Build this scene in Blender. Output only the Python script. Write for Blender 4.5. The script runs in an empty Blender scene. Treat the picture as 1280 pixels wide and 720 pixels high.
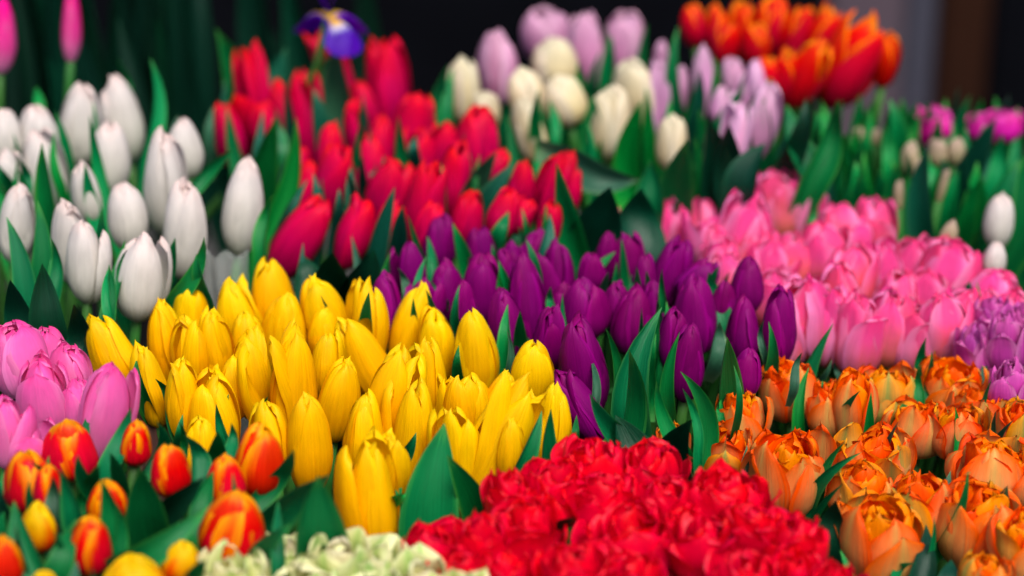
import bpy, math, random
from mathutils import Vector, Matrix

random.seed(11)
R = math.radians
scene = bpy.context.scene
col = scene.collection

# ------------------------------------------------------------------ camera
FPX = 1280 * 85 / 36.0            # focal length in photo pixels
PITCH = R(25)
CAM_H = 0.634                     # camera height above the level of the blooms
cam_d = bpy.data.cameras.new('camera')
cam = bpy.data.objects.new('camera', cam_d)
col.objects.link(cam)
cam.location = (0, 0, CAM_H)
cam.rotation_euler = (R(90) - PITCH, 0, 0)
cam_d.lens = 85
cam_d.sensor_width = 36
cam_d.clip_start = 0.05
cam_d.clip_end = 200
cam_d.dof.use_dof = True
cam_d.dof.focus_distance = 1.36
cam_d.dof.aperture_fstop = 3.8
cam_d.dof.aperture_blades = 0
scene.camera = cam

# ------------------------------------------------------------------ light
world = bpy.data.worlds.new('World')
scene.world = world
world.use_nodes = True
wn = world.node_tree.nodes
bg = wn['Background']
sky = wn.new('ShaderNodeTexSky')
sky.sky_type = 'NISHITA'
sky.sun_disc = False
SUN_EL, SUN_AZ = R(58), R(160)     # azimuth from +Y towards +X: behind the camera, right
sky.sun_elevation = SUN_EL
sky.sun_rotation = SUN_AZ
sky.air_density = 1.0
sky.dust_density = 4.0
sky.ozone_density = 1.0
world.node_tree.links.new(sky.outputs[0], bg.inputs[0])
bg.inputs[1].default_value = 0.056
sun_d = bpy.data.lights.new('sun', 'SUN')
sun = bpy.data.objects.new('sun', sun_d)
col.objects.link(sun)
sun_d.energy = 1.5
sun_d.angle = R(26)
sun_d.color = (1.0, 0.955, 0.88)
sdir = Vector((math.sin(SUN_AZ) * math.cos(SUN_EL), math.cos(SUN_AZ) * math.cos(SUN_EL), math.sin(SUN_EL)))
sun.rotation_euler = (-sdir).to_track_quat('-Z', 'Y').to_euler()
sun.location = (1, -1, 3)
scene.view_settings.view_transform = 'Standard'
scene.view_settings.look = 'None'
scene.view_settings.gamma = 1
scene.view_settings.use_curve_mapping = False
scene.view_settings.exposure = 1.35
scene.render.engine = 'CYCLES'
scene.cycles.max_bounces = 8
scene.cycles.diffuse_bounces = 4
scene.cycles.transmission_bounces = 5

# ------------------------------------------------------------------ pixels to places
CAMR = Matrix.Rotation(R(90) - PITCH, 3, 'X')
CAMP = Vector((0, 0, CAM_H))
TANP = math.tan(PITCH)


def px_dir(x, y):
    return Vector(((x - 640) / FPX, -(y - 360) / FPX, -1.0))


def depth_at(x, y, z):
    """camera depth of the point where the ray of pixel x,y meets height z"""
    d = CAMR @ px_dir(x, y)
    return (z - CAM_H) / d.z


def px_point(x, y, depth):
    return CAMP + CAMR @ (px_dir(x, y) * depth)


CAM_X = CAMR @ Vector((1, 0, 0))
CAM_Y = CAMR @ Vector((0, 1, 0))
CAM_Z = CAMR @ Vector((0, 0, 1))


# ------------------------------------------------------------------ materials
def srgb(r, g, b):
    f = lambda c: (c / 255 / 12.92) if c / 255 <= 0.04045 else ((c / 255 + 0.055) / 1.055) ** 2.4
    return (f(r), f(g), f(b), 1)


def new_mat(name):
    m = bpy.data.materials.new(name)
    m.use_nodes = True
    nt = m.node_tree
    nt.nodes.clear()
    out = nt.nodes.new('ShaderNodeOutputMaterial')
    return m, nt, out


def math_node(nt, op, a, b=None, clamp=False):
    n = nt.nodes.new('ShaderNodeMath')
    n.operation = op
    n.use_clamp = clamp
    for i, v in enumerate((a, b)):
        if v is None:
            continue
        if isinstance(v, (int, float)):
            n.inputs[i].default_value = v
        else:
            nt.links.new(v, n.inputs[i])
    return n.outputs[0]


def mix_rgb(nt, fac, a, b, mode='MIX'):
    n = nt.nodes.new('ShaderNodeMix')
    n.data_type = 'RGBA'
    n.blend_type = mode
    for sock, v in ((n.inputs[0], fac), (n.inputs[6], a), (n.inputs[7], b)):
        if isinstance(v, (int, float)):
            sock.default_value = v
        elif isinstance(v, tuple):
            sock.default_value = v
        else:
            nt.links.new(v, sock)
    return n.outputs[2]


def petal_mat(name, stops, edge=None, edge_lo=0.55, edge_hi=1.0, edge_v=0.0, trans=0.32, streak=0.25,
              rough=0.42, hue_j=0.012, val_j=0.12, rib=None, rib_w=0.3, spec=0.14, sat=1.15):
    m, nt, out = new_mat(name)
    L = nt.links.new
    uv = nt.nodes.new('ShaderNodeUVMap')
    uv.uv_map = 'UVMap'
    sep = nt.nodes.new('ShaderNodeSeparateXYZ')
    L(uv.outputs[0], sep.inputs[0])
    info = nt.nodes.new('ShaderNodeObjectInfo')
    # wobble so that the colour bands are not straight
    comb = nt.nodes.new('ShaderNodeCombineXYZ')
    L(math_node(nt, 'MULTIPLY', sep.outputs[0], 26), comb.inputs[0])
    L(math_node(nt, 'MULTIPLY', sep.outputs[1], 1.6), comb.inputs[1])
    L(math_node(nt, 'MULTIPLY', info.outputs['Random'], 37), comb.inputs[2])
    nz = nt.nodes.new('ShaderNodeTexNoise')
    nz.inputs['Scale'].default_value = 1.0
    nz.inputs['Detail'].default_value = 4
    L(comb.outputs[0], nz.inputs['Vector'])
    comb2 = nt.nodes.new('ShaderNodeCombineXYZ')
    L(math_node(nt, 'MULTIPLY', sep.outputs[0], 4), comb2.inputs[0])
    L(math_node(nt, 'MULTIPLY', sep.outputs[1], 3), comb2.inputs[1])
    L(math_node(nt, 'MULTIPLY', info.outputs['Random'], 91), comb2.inputs[2])
    nb = nt.nodes.new('ShaderNodeTexNoise')
    nb.inputs['Scale'].default_value = 1.0
    nb.inputs['Detail'].default_value = 3
    L(comb2.outputs[0], nb.inputs['Vector'])
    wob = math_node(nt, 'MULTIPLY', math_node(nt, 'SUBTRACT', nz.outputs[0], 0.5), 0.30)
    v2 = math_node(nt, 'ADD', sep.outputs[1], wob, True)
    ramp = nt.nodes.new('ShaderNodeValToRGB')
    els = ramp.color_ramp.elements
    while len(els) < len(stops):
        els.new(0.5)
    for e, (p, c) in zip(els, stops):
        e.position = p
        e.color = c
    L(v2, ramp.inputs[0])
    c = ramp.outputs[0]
    au = math_node(nt, 'ABSOLUTE', math_node(nt, 'SUBTRACT', math_node(nt, 'MULTIPLY', sep.outputs[0], 2), 1))
    if edge:
        mr = nt.nodes.new('ShaderNodeMapRange')
        mr.inputs[1].default_value = edge_lo
        mr.inputs[2].default_value = edge_hi
        L(math_node(nt, 'ADD', math_node(nt, 'ADD', au, math_node(nt, 'MULTIPLY', wob, 1.6)),
                    math_node(nt, 'MULTIPLY', math_node(nt, 'SUBTRACT', sep.outputs[1], 0.5), edge_v)), mr.inputs[0])
        c = mix_rgb(nt, mr.outputs[0], c, edge)
    if rib:
        mr = nt.nodes.new('ShaderNodeMapRange')
        mr.inputs[1].default_value = rib_w
        mr.inputs[2].default_value = 0.0
        L(math_node(nt, 'ADD', au, wob), mr.inputs[0])
        c = mix_rgb(nt, math_node(nt, 'MULTIPLY', mr.outputs[0], 0.85), c, rib)
    hsv = nt.nodes.new('ShaderNodeHueSaturation')
    L(c, hsv.inputs['Color'])
    hsv.inputs['Saturation'].default_value = sat
    rr = math_node(nt, 'SUBTRACT', info.outputs['Random'], 0.5)
    L(math_node(nt, 'ADD', math_node(nt, 'MULTIPLY', rr, hue_j * 2), 0.5), hsv.inputs['Hue'])
    val = math_node(nt, 'ADD', 1 - streak * 0.5, math_node(nt, 'MULTIPLY', nz.outputs[0], streak))
    val = math_node(nt, 'ADD', val, math_node(nt, 'MULTIPLY', math_node(nt, 'SUBTRACT', nb.outputs[0], 0.5), 0.5))
    val = math_node(nt, 'ADD', val, math_node(nt, 'MULTIPLY', math_node(nt, 'FRACT', math_node(nt, 'MULTIPLY', info.outputs['Random'], 17.3)), val_j * 2))
    val = math_node(nt, 'SUBTRACT', val, val_j)
    L(val, hsv.inputs['Value'])
    pr = nt.nodes.new('ShaderNodeBsdfPrincipled')
    L(hsv.outputs[0], pr.inputs['Base Color'])
    pr.inputs['Roughness'].default_value = rough
    pr.inputs['Specular IOR Level'].default_value = spec
    bump = nt.nodes.new('ShaderNodeBump')
    bump.inputs['Strength'].default_value = 0.45
    bump.inputs['Distance'].default_value = 0.0012
    L(math_node(nt, 'ADD', nz.outputs[0], nb.outputs[0]), bump.inputs['Height'])
    L(bump.outputs[0], pr.inputs['Normal'])
    tr = nt.nodes.new('ShaderNodeBsdfTranslucent')
    L(hsv.outputs[0], tr.inputs['Color'])
    mx = nt.nodes.new('ShaderNodeMixShader')
    mx.inputs[0].default_value = trans
    L(pr.outputs[0], mx.inputs[1])
    L(tr.outputs[0], mx.inputs[2])
    L(mx.outputs[0], out.inputs[0])
    return m


def plain_mat(name, color, rough=0.6, spec=0.3, noise=0.2, scale=30, bump=0.1):
    m, nt, out = new_mat(name)
    L = nt.links.new
    tc = nt.nodes.new('ShaderNodeTexCoord')
    nz = nt.nodes.new('ShaderNodeTexNoise')
    nz.inputs['Scale'].default_value = scale
    nz.inputs['Detail'].default_value = 6
    L(tc.outputs['Object'], nz.inputs['Vector'])
    hsv = nt.nodes.new('ShaderNodeHueSaturation')
    hsv.inputs['Color'].default_value = color
    L(math_node(nt, 'ADD', 1 - noise, math_node(nt, 'MULTIPLY', nz.outputs[0], noise * 2)), hsv.inputs['Value'])
    pr = nt.nodes.new('ShaderNodeBsdfPrincipled')
    L(hsv.outputs[0], pr.inputs['Base Color'])
    pr.inputs['Roughness'].default_value = rough
    pr.inputs['Specular IOR Level'].default_value = spec
    b = nt.nodes.new('ShaderNodeBump')
    b.inputs['Strength'].default_value = bump
    b.inputs['Distance'].default_value = 0.002
    L(nz.outputs[0], b.inputs['Height'])
    L(b.outputs[0], pr.inputs['Normal'])
    L(pr.outputs[0], out.inputs[0])
    return m


def leaf_mat(name, base, pale, trans=0.18):
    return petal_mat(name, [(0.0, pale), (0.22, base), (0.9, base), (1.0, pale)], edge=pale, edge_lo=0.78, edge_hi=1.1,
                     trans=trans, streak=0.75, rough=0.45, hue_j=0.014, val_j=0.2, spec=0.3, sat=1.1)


M = {}
M['leaf'] = leaf_mat('leaf green', (0.006, 0.15, 0.045, 1), (0.08, 0.30, 0.08, 1))
M['leaf_blue'] = leaf_mat('leaf blue green', (0.012, 0.095, 0.060, 1), (0.06, 0.19, 0.10, 1))
M['leaf_bright'] = leaf_mat('leaf bright green', (0.012, 0.25, 0.065, 1), (0.10, 0.38, 0.10, 1), 0.28)
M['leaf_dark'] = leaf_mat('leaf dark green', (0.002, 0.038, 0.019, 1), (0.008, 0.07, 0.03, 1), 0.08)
M['leaf_tall_shaded'] = leaf_mat('tall leaf shaded green', (0.0015, 0.018, 0.010, 1), (0.005, 0.03, 0.016, 1), 0.05)  # shade on the tall back leaves, painted in as a near-black green
M['leaf_grey'] = leaf_mat('leaf grey green', (0.030, 0.10, 0.060, 1), (0.12, 0.22, 0.11, 1))
M['stem'] = leaf_mat('stem green', (0.05, 0.17, 0.04, 1), (0.08, 0.22, 0.05, 1))

Y1, Y2, Y3 = (0.93, 0.53, 0.002, 1), (0.90, 0.43, 0.002, 1), (0.95, 0.62, 0.006, 1)
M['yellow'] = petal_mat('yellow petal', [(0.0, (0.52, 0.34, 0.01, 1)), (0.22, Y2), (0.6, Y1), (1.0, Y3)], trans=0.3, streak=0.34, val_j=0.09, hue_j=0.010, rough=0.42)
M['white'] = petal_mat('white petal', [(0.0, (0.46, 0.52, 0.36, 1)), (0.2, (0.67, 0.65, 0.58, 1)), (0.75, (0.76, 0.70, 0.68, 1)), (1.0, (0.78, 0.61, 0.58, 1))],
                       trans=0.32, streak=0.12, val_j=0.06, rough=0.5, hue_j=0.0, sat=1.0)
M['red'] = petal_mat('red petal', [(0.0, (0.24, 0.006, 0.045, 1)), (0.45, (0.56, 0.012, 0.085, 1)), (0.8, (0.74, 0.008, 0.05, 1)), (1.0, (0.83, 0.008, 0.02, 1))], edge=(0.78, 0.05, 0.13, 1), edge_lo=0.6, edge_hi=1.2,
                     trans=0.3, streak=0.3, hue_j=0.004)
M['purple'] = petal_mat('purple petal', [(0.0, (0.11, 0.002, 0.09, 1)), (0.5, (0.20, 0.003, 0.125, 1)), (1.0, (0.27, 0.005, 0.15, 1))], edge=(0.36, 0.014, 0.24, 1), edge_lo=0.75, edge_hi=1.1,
                        trans=0.3, streak=0.3, rough=0.45)
M['pink'] = petal_mat('pink petal', [(0.0, (0.84, 0.30, 0.58, 1)), (0.3, (0.88, 0.19, 0.52, 1)), (0.8, (0.90, 0.13, 0.46, 1)), (1.0, (0.82, 0.06, 0.30, 1))],
                      edge=(0.92, 0.28, 0.60, 1), edge_lo=0.6, edge_hi=1.1, trans=0.32, streak=0.2, rough=0.45, sat=1.02, hue_j=0.006)
M['flame'] = petal_mat('red yellow petal', [(0.0, (0.34, 0.002, 0.012, 1)), (0.5, (0.70, 0.003, 0.012, 1)), (0.8, (0.80, 0.02, 0.008, 1)), (0.98, (0.88, 0.36, 0.03, 1))],
                       edge=(0.90, 0.44, 0.06, 1), edge_lo=0.55, edge_hi=1.2, edge_v=0.75, trans=0.25, streak=0.3, hue_j=0.006)
M['flame_yellow'] = petal_mat('yellow red petal', [(0.0, (0.55, 0.05, 0.01, 1)), (0.35, (0.80, 0.30, 0.02, 1)), (0.7, (0.86, 0.52, 0.03, 1)), (1.0, (0.88, 0.58, 0.10, 1))],
                              edge=(0.72, 0.04, 0.015, 1), edge_lo=0.5, edge_hi=1.1, edge_v=-0.6, trans=0.25, streak=0.3)
M['rose'] = petal_mat('rose petal', [(0.0, (0.90, 0.36, 0.16, 1)), (0.22, (0.92, 0.18, 0.24, 1)), (0.55, (0.94, 0.11, 0.38, 1)), (1.0, (0.92, 0.06, 0.26, 1))],
                      edge=(0.95, 0.30, 0.60, 1), edge_lo=0.35, edge_hi=0.95, trans=0.4, streak=0.25, sat=1.02, hue_j=0.008)
M['rose_salmon'] = petal_mat('rose salmon petal', [(0.0, (0.90, 0.40, 0.16, 1)), (0.3, (0.92, 0.20, 0.22, 1)), (0.7, (0.93, 0.11, 0.32, 1)), (1.0, (0.92, 0.08, 0.30, 1))],
                             edge=(0.95, 0.30, 0.58, 1), edge_lo=0.5, edge_hi=1.0, trans=0.4, streak=0.25, sat=1.02)
M['crimson'] = petal_mat('crimson petal', [(0.0, (0.68, 0.006, 0.07, 1)), (0.4, (0.84, 0.004, 0.045, 1)), (1.0, (0.92, 0.004, 0.026, 1))],
                         edge=(0.86, 0.02, 0.07, 1), edge_lo=0.7, edge_hi=1.1, trans=0.42, streak=0.15, rough=0.34, spec=0.25, hue_j=0.003)
M['orange'] = petal_mat('orange petal', [(0.0, (0.36, 0.27, 0.07, 1)), (0.25, (0.74, 0.32, 0.12, 1)), (0.65, (0.86, 0.24, 0.075, 1)), (1.0, (0.90, 0.12, 0.02, 1))],
                        edge=(0.90, 0.10, 0.02, 1), edge_lo=0.45, edge_hi=1.05, rib=(0.62, 0.40, 0.12, 1), rib_w=0.3, trans=0.3, streak=0.3, sat=1.04, hue_j=0.008)
M['orange_in'] = petal_mat('orange inner petal', [(0.0, (0.78, 0.10, 0.012, 1)), (0.5, (0.88, 0.07, 0.010, 1)), (1.0, (0.92, 0.14, 0.012, 1))],
                           edge=(0.93, 0.24, 0.02, 1), edge_lo=0.6, edge_hi=1.0, trans=0.3, streak=0.3, sat=1.04, hue_j=0.008)
M['orange_yellow'] = petal_mat('golden orange petal', [(0.0, (0.85, 0.18, 0.02, 1)), (1.0, (0.92, 0.28, 0.015, 1))], trans=0.3, streak=0.3, sat=1.04, hue_j=0.008)
M['orange_green'] = petal_mat('orange green petal', [(0.0, (0.22, 0.26, 0.05, 1)), (0.4, (0.62, 0.34, 0.08, 1)), (1.0, (0.85, 0.32, 0.04, 1))],
                              edge=(0.86, 0.26, 0.03, 1), edge_lo=0.5, edge_hi=1.0, rib=(0.25, 0.34, 0.08, 1), rib_w=0.35, trans=0.25, streak=0.35, sat=1.04, hue_j=0.008)
M['parrot'] = petal_mat('cream green petal', [(0.0, (0.22, 0.40, 0.10, 1)), (0.4, (0.62, 0.68, 0.28, 1)), (1.0, (0.80, 0.80, 0.46, 1))],
                        edge=(0.84, 0.82, 0.52, 1), edge_lo=0.3, edge_hi=1.0, rib=(0.34, 0.54, 0.16, 1), rib_w=0.3, trans=0.3, streak=0.25, hue_j=0.02)
M['parrot_in'] = petal_mat('cream petal', [(0.0, (0.62, 0.50, 0.16, 1)), (0.5, (0.74, 0.66, 0.34, 1)), (1.0, (0.80, 0.76, 0.55, 1))], trans=0.3, streak=0.25, hue_j=0.02)
M['violet'] = petal_mat('violet petal', [(0.0, (0.46, 0.09, 0.32, 1)), (0.5, (0.58, 0.12, 0.42, 1)), (1.0, (0.70, 0.19, 0.50, 1))],
                        edge=(0.78, 0.32, 0.60, 1), edge_lo=0.5, edge_hi=1.1, trans=0.35, streak=0.25)
M['lilac'] = petal_mat('lilac petal', [(0.0, (0.44, 0.12, 0.28, 1)), (0.4, (0.60, 0.24, 0.44, 1)), (1.0, (0.66, 0.36, 0.52, 1))],
                       edge=(0.72, 0.44, 0.60, 1), edge_lo=0.5, edge_hi=1.1, trans=0.3, streak=0.25, sat=1.0)
M['mauve'] = petal_mat('mauve petal', [(0.0, (0.66, 0.26, 0.52, 1)), (0.5, (0.74, 0.34, 0.62, 1)), (1.0, (0.78, 0.46, 0.66, 1))],
                       edge=(0.80, 0.54, 0.72, 1), edge_lo=0.5, edge_hi=1.1, trans=0.35, streak=0.25, sat=1.0)
M['cream'] = petal_mat('cream white petal', [(0.0, (0.68, 0.50, 0.22, 1)), (0.4, (0.76, 0.62, 0.38, 1)), (1.0, (0.78, 0.70, 0.52, 1))],
                       edge=(0.80, 0.72, 0.56, 1), edge_lo=0.4, edge_hi=1.0, trans=0.3, streak=0.35, sat=1.0)
M['fire'] = petal_mat('fire petal', [(0.0, (0.26, 0.002, 0.014, 1)), (0.5, (0.60, 0.002, 0.010, 1)), (0.8, (0.82, 0.015, 0.005, 1)), (1.0, (0.90, 0.14, 0.006, 1))],
                      edge=(0.94, 0.30, 0.006, 1), edge_lo=0.85, edge_hi=1.3, edge_v=1.2, trans=0.3, streak=0.3, hue_j=0.006)
M['fuchsia'] = petal_mat('fuchsia petal', [(0.0, (0.70, 0.10, 0.40, 1)), (0.6, (0.74, 0.11, 0.42, 1)), (1.0, (0.80, 0.18, 0.50, 1))], trans=0.3)
M['hotpink'] = petal_mat('hot pink petal', [(0.0, (0.74, 0.36, 0.58, 1)), (0.3, (0.80, 0.16, 0.42, 1)), (1.0, (0.90, 0.10, 0.38, 1))],
                         edge=(0.90, 0.28, 0.55, 1), edge_lo=0.6, edge_hi=1.1, trans=0.35)
M['beige'] = petal_mat('beige petal', [(0.0, (0.34, 0.30, 0.16, 1)), (0.5, (0.42, 0.34, 0.24, 1)), (1.0, (0.50, 0.38, 0.32, 1))], trans=0.25)
M['iris'] = petal_mat('iris petal', [(0.0, (0.85, 0.50, 0.02, 1)), (0.42, (0.88, 0.56, 0.02, 1)), (0.55, (0.65, 0.62, 0.85, 1)), (0.66, (0.11, 0.03, 0.38, 1)), (1.0, (0.13, 0.035, 0.40, 1))],
                      edge=(0.12, 0.03, 0.40, 1), edge_lo=0.45, edge_hi=0.65, trans=0.3)
M['iris_plain'] = petal_mat('iris standard petal', [(0.0, (0.10, 0.03, 0.34, 1)), (1.0, (0.16, 0.04, 0.44, 1))], trans=0.3)

M['bucket'] = plain_mat('black bucket plastic', (0.006, 0.0065, 0.007, 1), 0.5, spec=0.2)
M['table'] = plain_mat('dark table boards', (0.014, 0.011, 0.009, 1), 0.8, spec=0.1, noise=0.5)
M['ground'] = plain_mat('dark paving', (0.035, 0.034, 0.034, 1), 0.85, noise=0.4, scale=8)
M['wall'] = plain_mat('charcoal stall back', (0.0025, 0.0028, 0.0045, 1), 0.95, spec=0.03, noise=0.6, scale=6)
M['pillar'] = plain_mat('grey violet pillar', (0.085, 0.062, 0.08, 1), 0.8, spec=0.1, noise=0.15, scale=5)
M['pillar_blue'] = plain_mat('grey blue pillar', (0.05, 0.05, 0.072, 1), 0.8, spec=0.1, noise=0.15, scale=5)
M['brown'] = plain_mat('brown board', (0.022, 0.008, 0.0045, 1), 0.8, spec=0.05, noise=0.25, scale=5)
M['tan'] = plain_mat('tan carton', (0.25, 0.12, 0.075, 1), 0.7, noise=0.15, scale=5)
M['kraft'] = plain_mat('kraft paper', (0.12, 0.055, 0.045, 1), 0.7, noise=0.2, scale=40)


# ------------------------------------------------------------------ shapes
def interp(pts, t):
    if t <= pts[0][0]:
        return pts[0][1]
    for i in range(len(pts) - 1):
        x0, y0 = pts[i]
        x1, y1 = pts[i + 1]
        if t <= x1:
            m0 = (y1 - (pts[i - 1][1] if i > 0 else y0)) / (x1 - (pts[i - 1][0] if i > 0 else x0 - 1e-9)) if i > 0 else (y1 - y0) / (x1 - x0)
            m1 = ((pts[i + 2][1] - y0) / (pts[i + 2][0] - x0)) if i + 2 < len(pts) else (y1 - y0) / (x1 - x0)
            h = x1 - x0
            s = (t - x0) / h
            return ((2 * s ** 3 - 3 * s ** 2 + 1) * y0 + (s ** 3 - 2 * s ** 2 + s) * h * m0
                    + (-2 * s ** 3 + 3 * s ** 2) * y1 + (s ** 3 - s ** 2) * h * m1)
    return pts[-1][1]


def grid_mesh(name, fn, nu, nv, mat):
    vs, fs, uvs = [], [], []
    for j in range(nv + 1):
        for i in range(nu + 1):
            u = -1 + 2 * i / nu
            v = j / nv
            vs.append(fn(u, v))
            uvs.append((i / nu, v))
    for j in range(nv):
        for i in range(nu):
            a = j * (nu + 1) + i
            fs.append((a, a + 1, a + nu + 2, a + nu + 1))
    me = bpy.data.meshes.new(name)
    me.from_pydata(vs, [], fs)
    lay = me.uv_layers.new(name='UVMap')
    for poly in me.polygons:
        for li, vi in zip(poly.loop_indices, poly.vertices):
            lay.data[li].uv = uvs[vi]
    for poly in me.polygons:
        poly.use_smooth = True
    me.materials.append(mat)
    return me


def petal_mesh(rng, mat, a0, rad=1.0, h=1.0, close=0.22, wide=74, tipw=0.5, bulge=0.38, ruffle=0.0, curl=0.0, base_r=0.14,
               notch=0.0, rib=0.04, lean=0.0, nu=10, nv=14, mid=0.95, cup=0.0, lift=(-0.04, 0.13)):
    """one petal of a unit bloom: height 1 along z, radius 1"""
    prof = [(0, base_r), (0.04, base_r + 0.28), (0.14, 0.74), (bulge, 1.0), (0.66, mid), (0.84, mid * 0.72 + close * 0.30), (0.95, mid * 0.40 + close * 0.60), (1.0, close)]
    # half width along the arc, in bloom radii
    k0 = wide / 70
    hprof = [(0, 0.22 * k0), (0.08, 0.55 * k0), (0.25, 1.05 * k0), (0.5, 1.22 * k0), (0.72, (0.86 + 0.3 * tipw) * k0),
             (0.86, (0.52 + 0.5 * tipw) * k0), (0.95, (0.20 + 0.55 * tipw) * k0), (0.985, (0.08 + 0.4 * tipw) * k0), (1.0, 0.03)]
    ph = rng.uniform(0, 6.28)
    ph2 = rng.uniform(0, 6.28)
    k = rng.uniform(5, 8)
    sk = rng.uniform(-0.10, 0.10)
    edge = rng.uniform(*lift)
    crease = rng.uniform(-0.05, 0.05)
    cu = rng.uniform(-0.6, 0.6)

    def fn(u, v):
        v = 1 - (1 - v) ** 1.35
        r = interp(prof, v) * rad
        width = min(interp(hprof, v) / max(r, 0.05), R(105))
        ang = a0 + u * width + sk * v
        rr = r * (1 + edge * u * u * (v ** 1.5)) - rib * rad * math.exp(-(u / 0.16) ** 2) * math.sin(math.pi * min(1, v))
        rr += crease * rad * math.exp(-((u - cu) / 0.22) ** 2) * v
        rr += ruffle * rad * (v ** 1.6) * math.sin(k * u + ph + 4 * v) * (0.35 + abs(u))
        rr += curl * rad * max(0, v - 0.72) ** 2 * 12
        rr += cup * rad * v * v
        rr += lean * rad * v
        z = h * v
        # tip outline droops at the sides so the outline is pointed
        z -= h * (0.10 * (1 - tipw) + 0.02) * (abs(u) ** 2) * v ** 3
        z += h * notch * 0.05 * math.sin(ph2 + 9 * u) * v ** 6
        z -= h * curl * max(0, v - 0.75) ** 2 * 3
        z += ruffle * 0.35 * h * (v ** 2) * math.sin(k * 0.8 * u + ph2)
        return (rr * math.cos(ang), rr * math.sin(ang), z)
    me = grid_mesh('petal', fn, nu, nv, mat)
    me['angle'] = a0
    return me


HEADS = {}


def single(kind, mats, n=5, close=(0.12, 0.3), wide=(66, 78), tipw=(0.15, 0.45), mid=(0.90, 0.98), bulge=(0.32, 0.42), curl=(0, 0.05),
           ruffle=0.01, notch=0.2, extra=0, rib=0.04, inner_h=1.0):
    out = []
    for i in range(n):
        rng = random.Random(hash_s(kind) + i * 77)
        cl = close[0] if i == 0 else rng.uniform(*close)
        ml = []
        mt = mats[i % len(mats)]
        for k in range(3):
            ml.append(petal_mesh(rng, mt, R(120 * k) + rng.uniform(-.12, .12), 1.0, rng.uniform(.93, 1.0), cl * rng.uniform(.9, 1.25), rng.uniform(*wide),
                                 rng.uniform(*tipw), rng.uniform(*bulge), ruffle, rng.uniform(*curl), notch=notch, rib=rib, mid=rng.uniform(*mid)))
        for k in range(3):
            ml.append(petal_mesh(rng, mt, R(120 * k + 60) + rng.uniform(-.12, .12), 0.89, inner_h * rng.uniform(.96, 1.02), cl * rng.uniform(.5, .9), rng.uniform(*wide),
                                 rng.uniform(*tipw), rng.uniform(*bulge), ruffle, rng.uniform(*curl) * .5, notch=notch, rib=rib, mid=rng.uniform(*mid)))
        for k in range(extra):
            ml.append(petal_mesh(rng, mt, rng.uniform(0, 6.28), rng.uniform(.5, .75), rng.uniform(.9, 1.05), cl * rng.uniform(.8, 1.3), rng.uniform(45, 60),
                                 rng.uniform(*tipw), rng.uniform(*bulge), ruffle * 2, 0, notch=notch, rib=rib))
        out.append(ml)
    HEADS[kind] = out


def hash_s(s):
    h = 7
    for ch in s:
        h = (h * 31 + ord(ch)) % 100003
    return h


def double(kind, outer, inner, n=5, whorls=((5, 1.0, .88, .85), (5, .80, .95, .70), (5, .56, 1.0, .5), (4, .32, .98, .3)), ruffle=0.06, tipw=(0.35, 0.7),
           curl=(0, 0.12), wide=(38, 48), notch=0.6, mid=(0.95, 1.05), rib=0.03, cup=0.0):
    out = []
    for i in range(n):
        rng = random.Random(hash_s(kind) + i * 131)
        ml = []
        for wi, (cnt, rad, h, cl) in enumerate(whorls):
            off = rng.uniform(0, 6.28)
            for k in range(cnt):
                mt = outer[rng.randrange(len(outer))] if wi < 2 else inner[rng.randrange(len(inner))]
                wd = rng.uniform(*wide) * (1 if wi < 2 else 1.25)
                ml.append(petal_mesh(rng, mt, off + R(360 / cnt * k) + rng.uniform(-.2, .2), rad * rng.uniform(.93, 1.05), h * rng.uniform(.86, 1.04),
                                     cl * rng.uniform(.75, 1.2), wd, rng.uniform(*tipw), rng.uniform(.38, .5), ruffle * (0.4 if wi == 0 else 1 + .4 * wi),
                                     rng.uniform(*curl) * (1 if wi < 2 else .4), notch=notch, rib=rib, nu=8, nv=12, mid=rng.uniform(*mid), base_r=0.12, lift=(0.0, 0.2), cup=cup * rng.uniform(0.2, 1.6)))
        out.append(ml)
    HEADS[kind] = out


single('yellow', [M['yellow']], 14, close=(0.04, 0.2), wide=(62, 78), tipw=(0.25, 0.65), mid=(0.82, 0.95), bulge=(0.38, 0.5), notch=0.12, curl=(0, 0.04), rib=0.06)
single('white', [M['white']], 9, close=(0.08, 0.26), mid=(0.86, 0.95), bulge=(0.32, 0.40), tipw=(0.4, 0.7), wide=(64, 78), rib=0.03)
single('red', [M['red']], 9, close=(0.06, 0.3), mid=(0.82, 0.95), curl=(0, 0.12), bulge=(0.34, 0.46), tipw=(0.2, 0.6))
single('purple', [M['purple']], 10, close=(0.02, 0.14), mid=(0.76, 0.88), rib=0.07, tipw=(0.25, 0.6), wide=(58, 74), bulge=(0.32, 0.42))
single('pink', [M['pink']], 5, close=(0.3, 0.6), mid=(0.98, 1.05), tipw=(0.4, 0.7), extra=3)
single('flame', [M['flame']], 7, close=(0.04, 0.16), mid=(0.78, 0.9), rib=0.07, tipw=(0.25, 0.55), bulge=(.3, .38))
single('flame_yellow', [M['flame_yellow']], 4, close=(0.08, 0.2), mid=(0.84, 0.94), rib=0.06)
single('lilac', [M['lilac']], 4, close=(0.3, 0.55), tipw=(0.5, 0.8), mid=(0.94, 1.03))
single('mauve', [M['mauve']], 5, close=(0.15, 0.5), tipw=(0.3, 0.7), mid=(0.88, 1.0))
single('cream', [M['cream']], 5, close=(0.12, 0.36), mid=(0.9, 1.0), tipw=(0.4, 0.7))
single('fire', [M['fire']], 6, close=(0.3, 0.7), mid=(0.9, 1.05), tipw=(0.2, 0.5), curl=(0, 0.12))
single('beige', [M['beige']], 3)
single('hotpink', [M['hotpink']], 3, close=(0.1, 0.2), mid=(0.82, 0.92))
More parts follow.
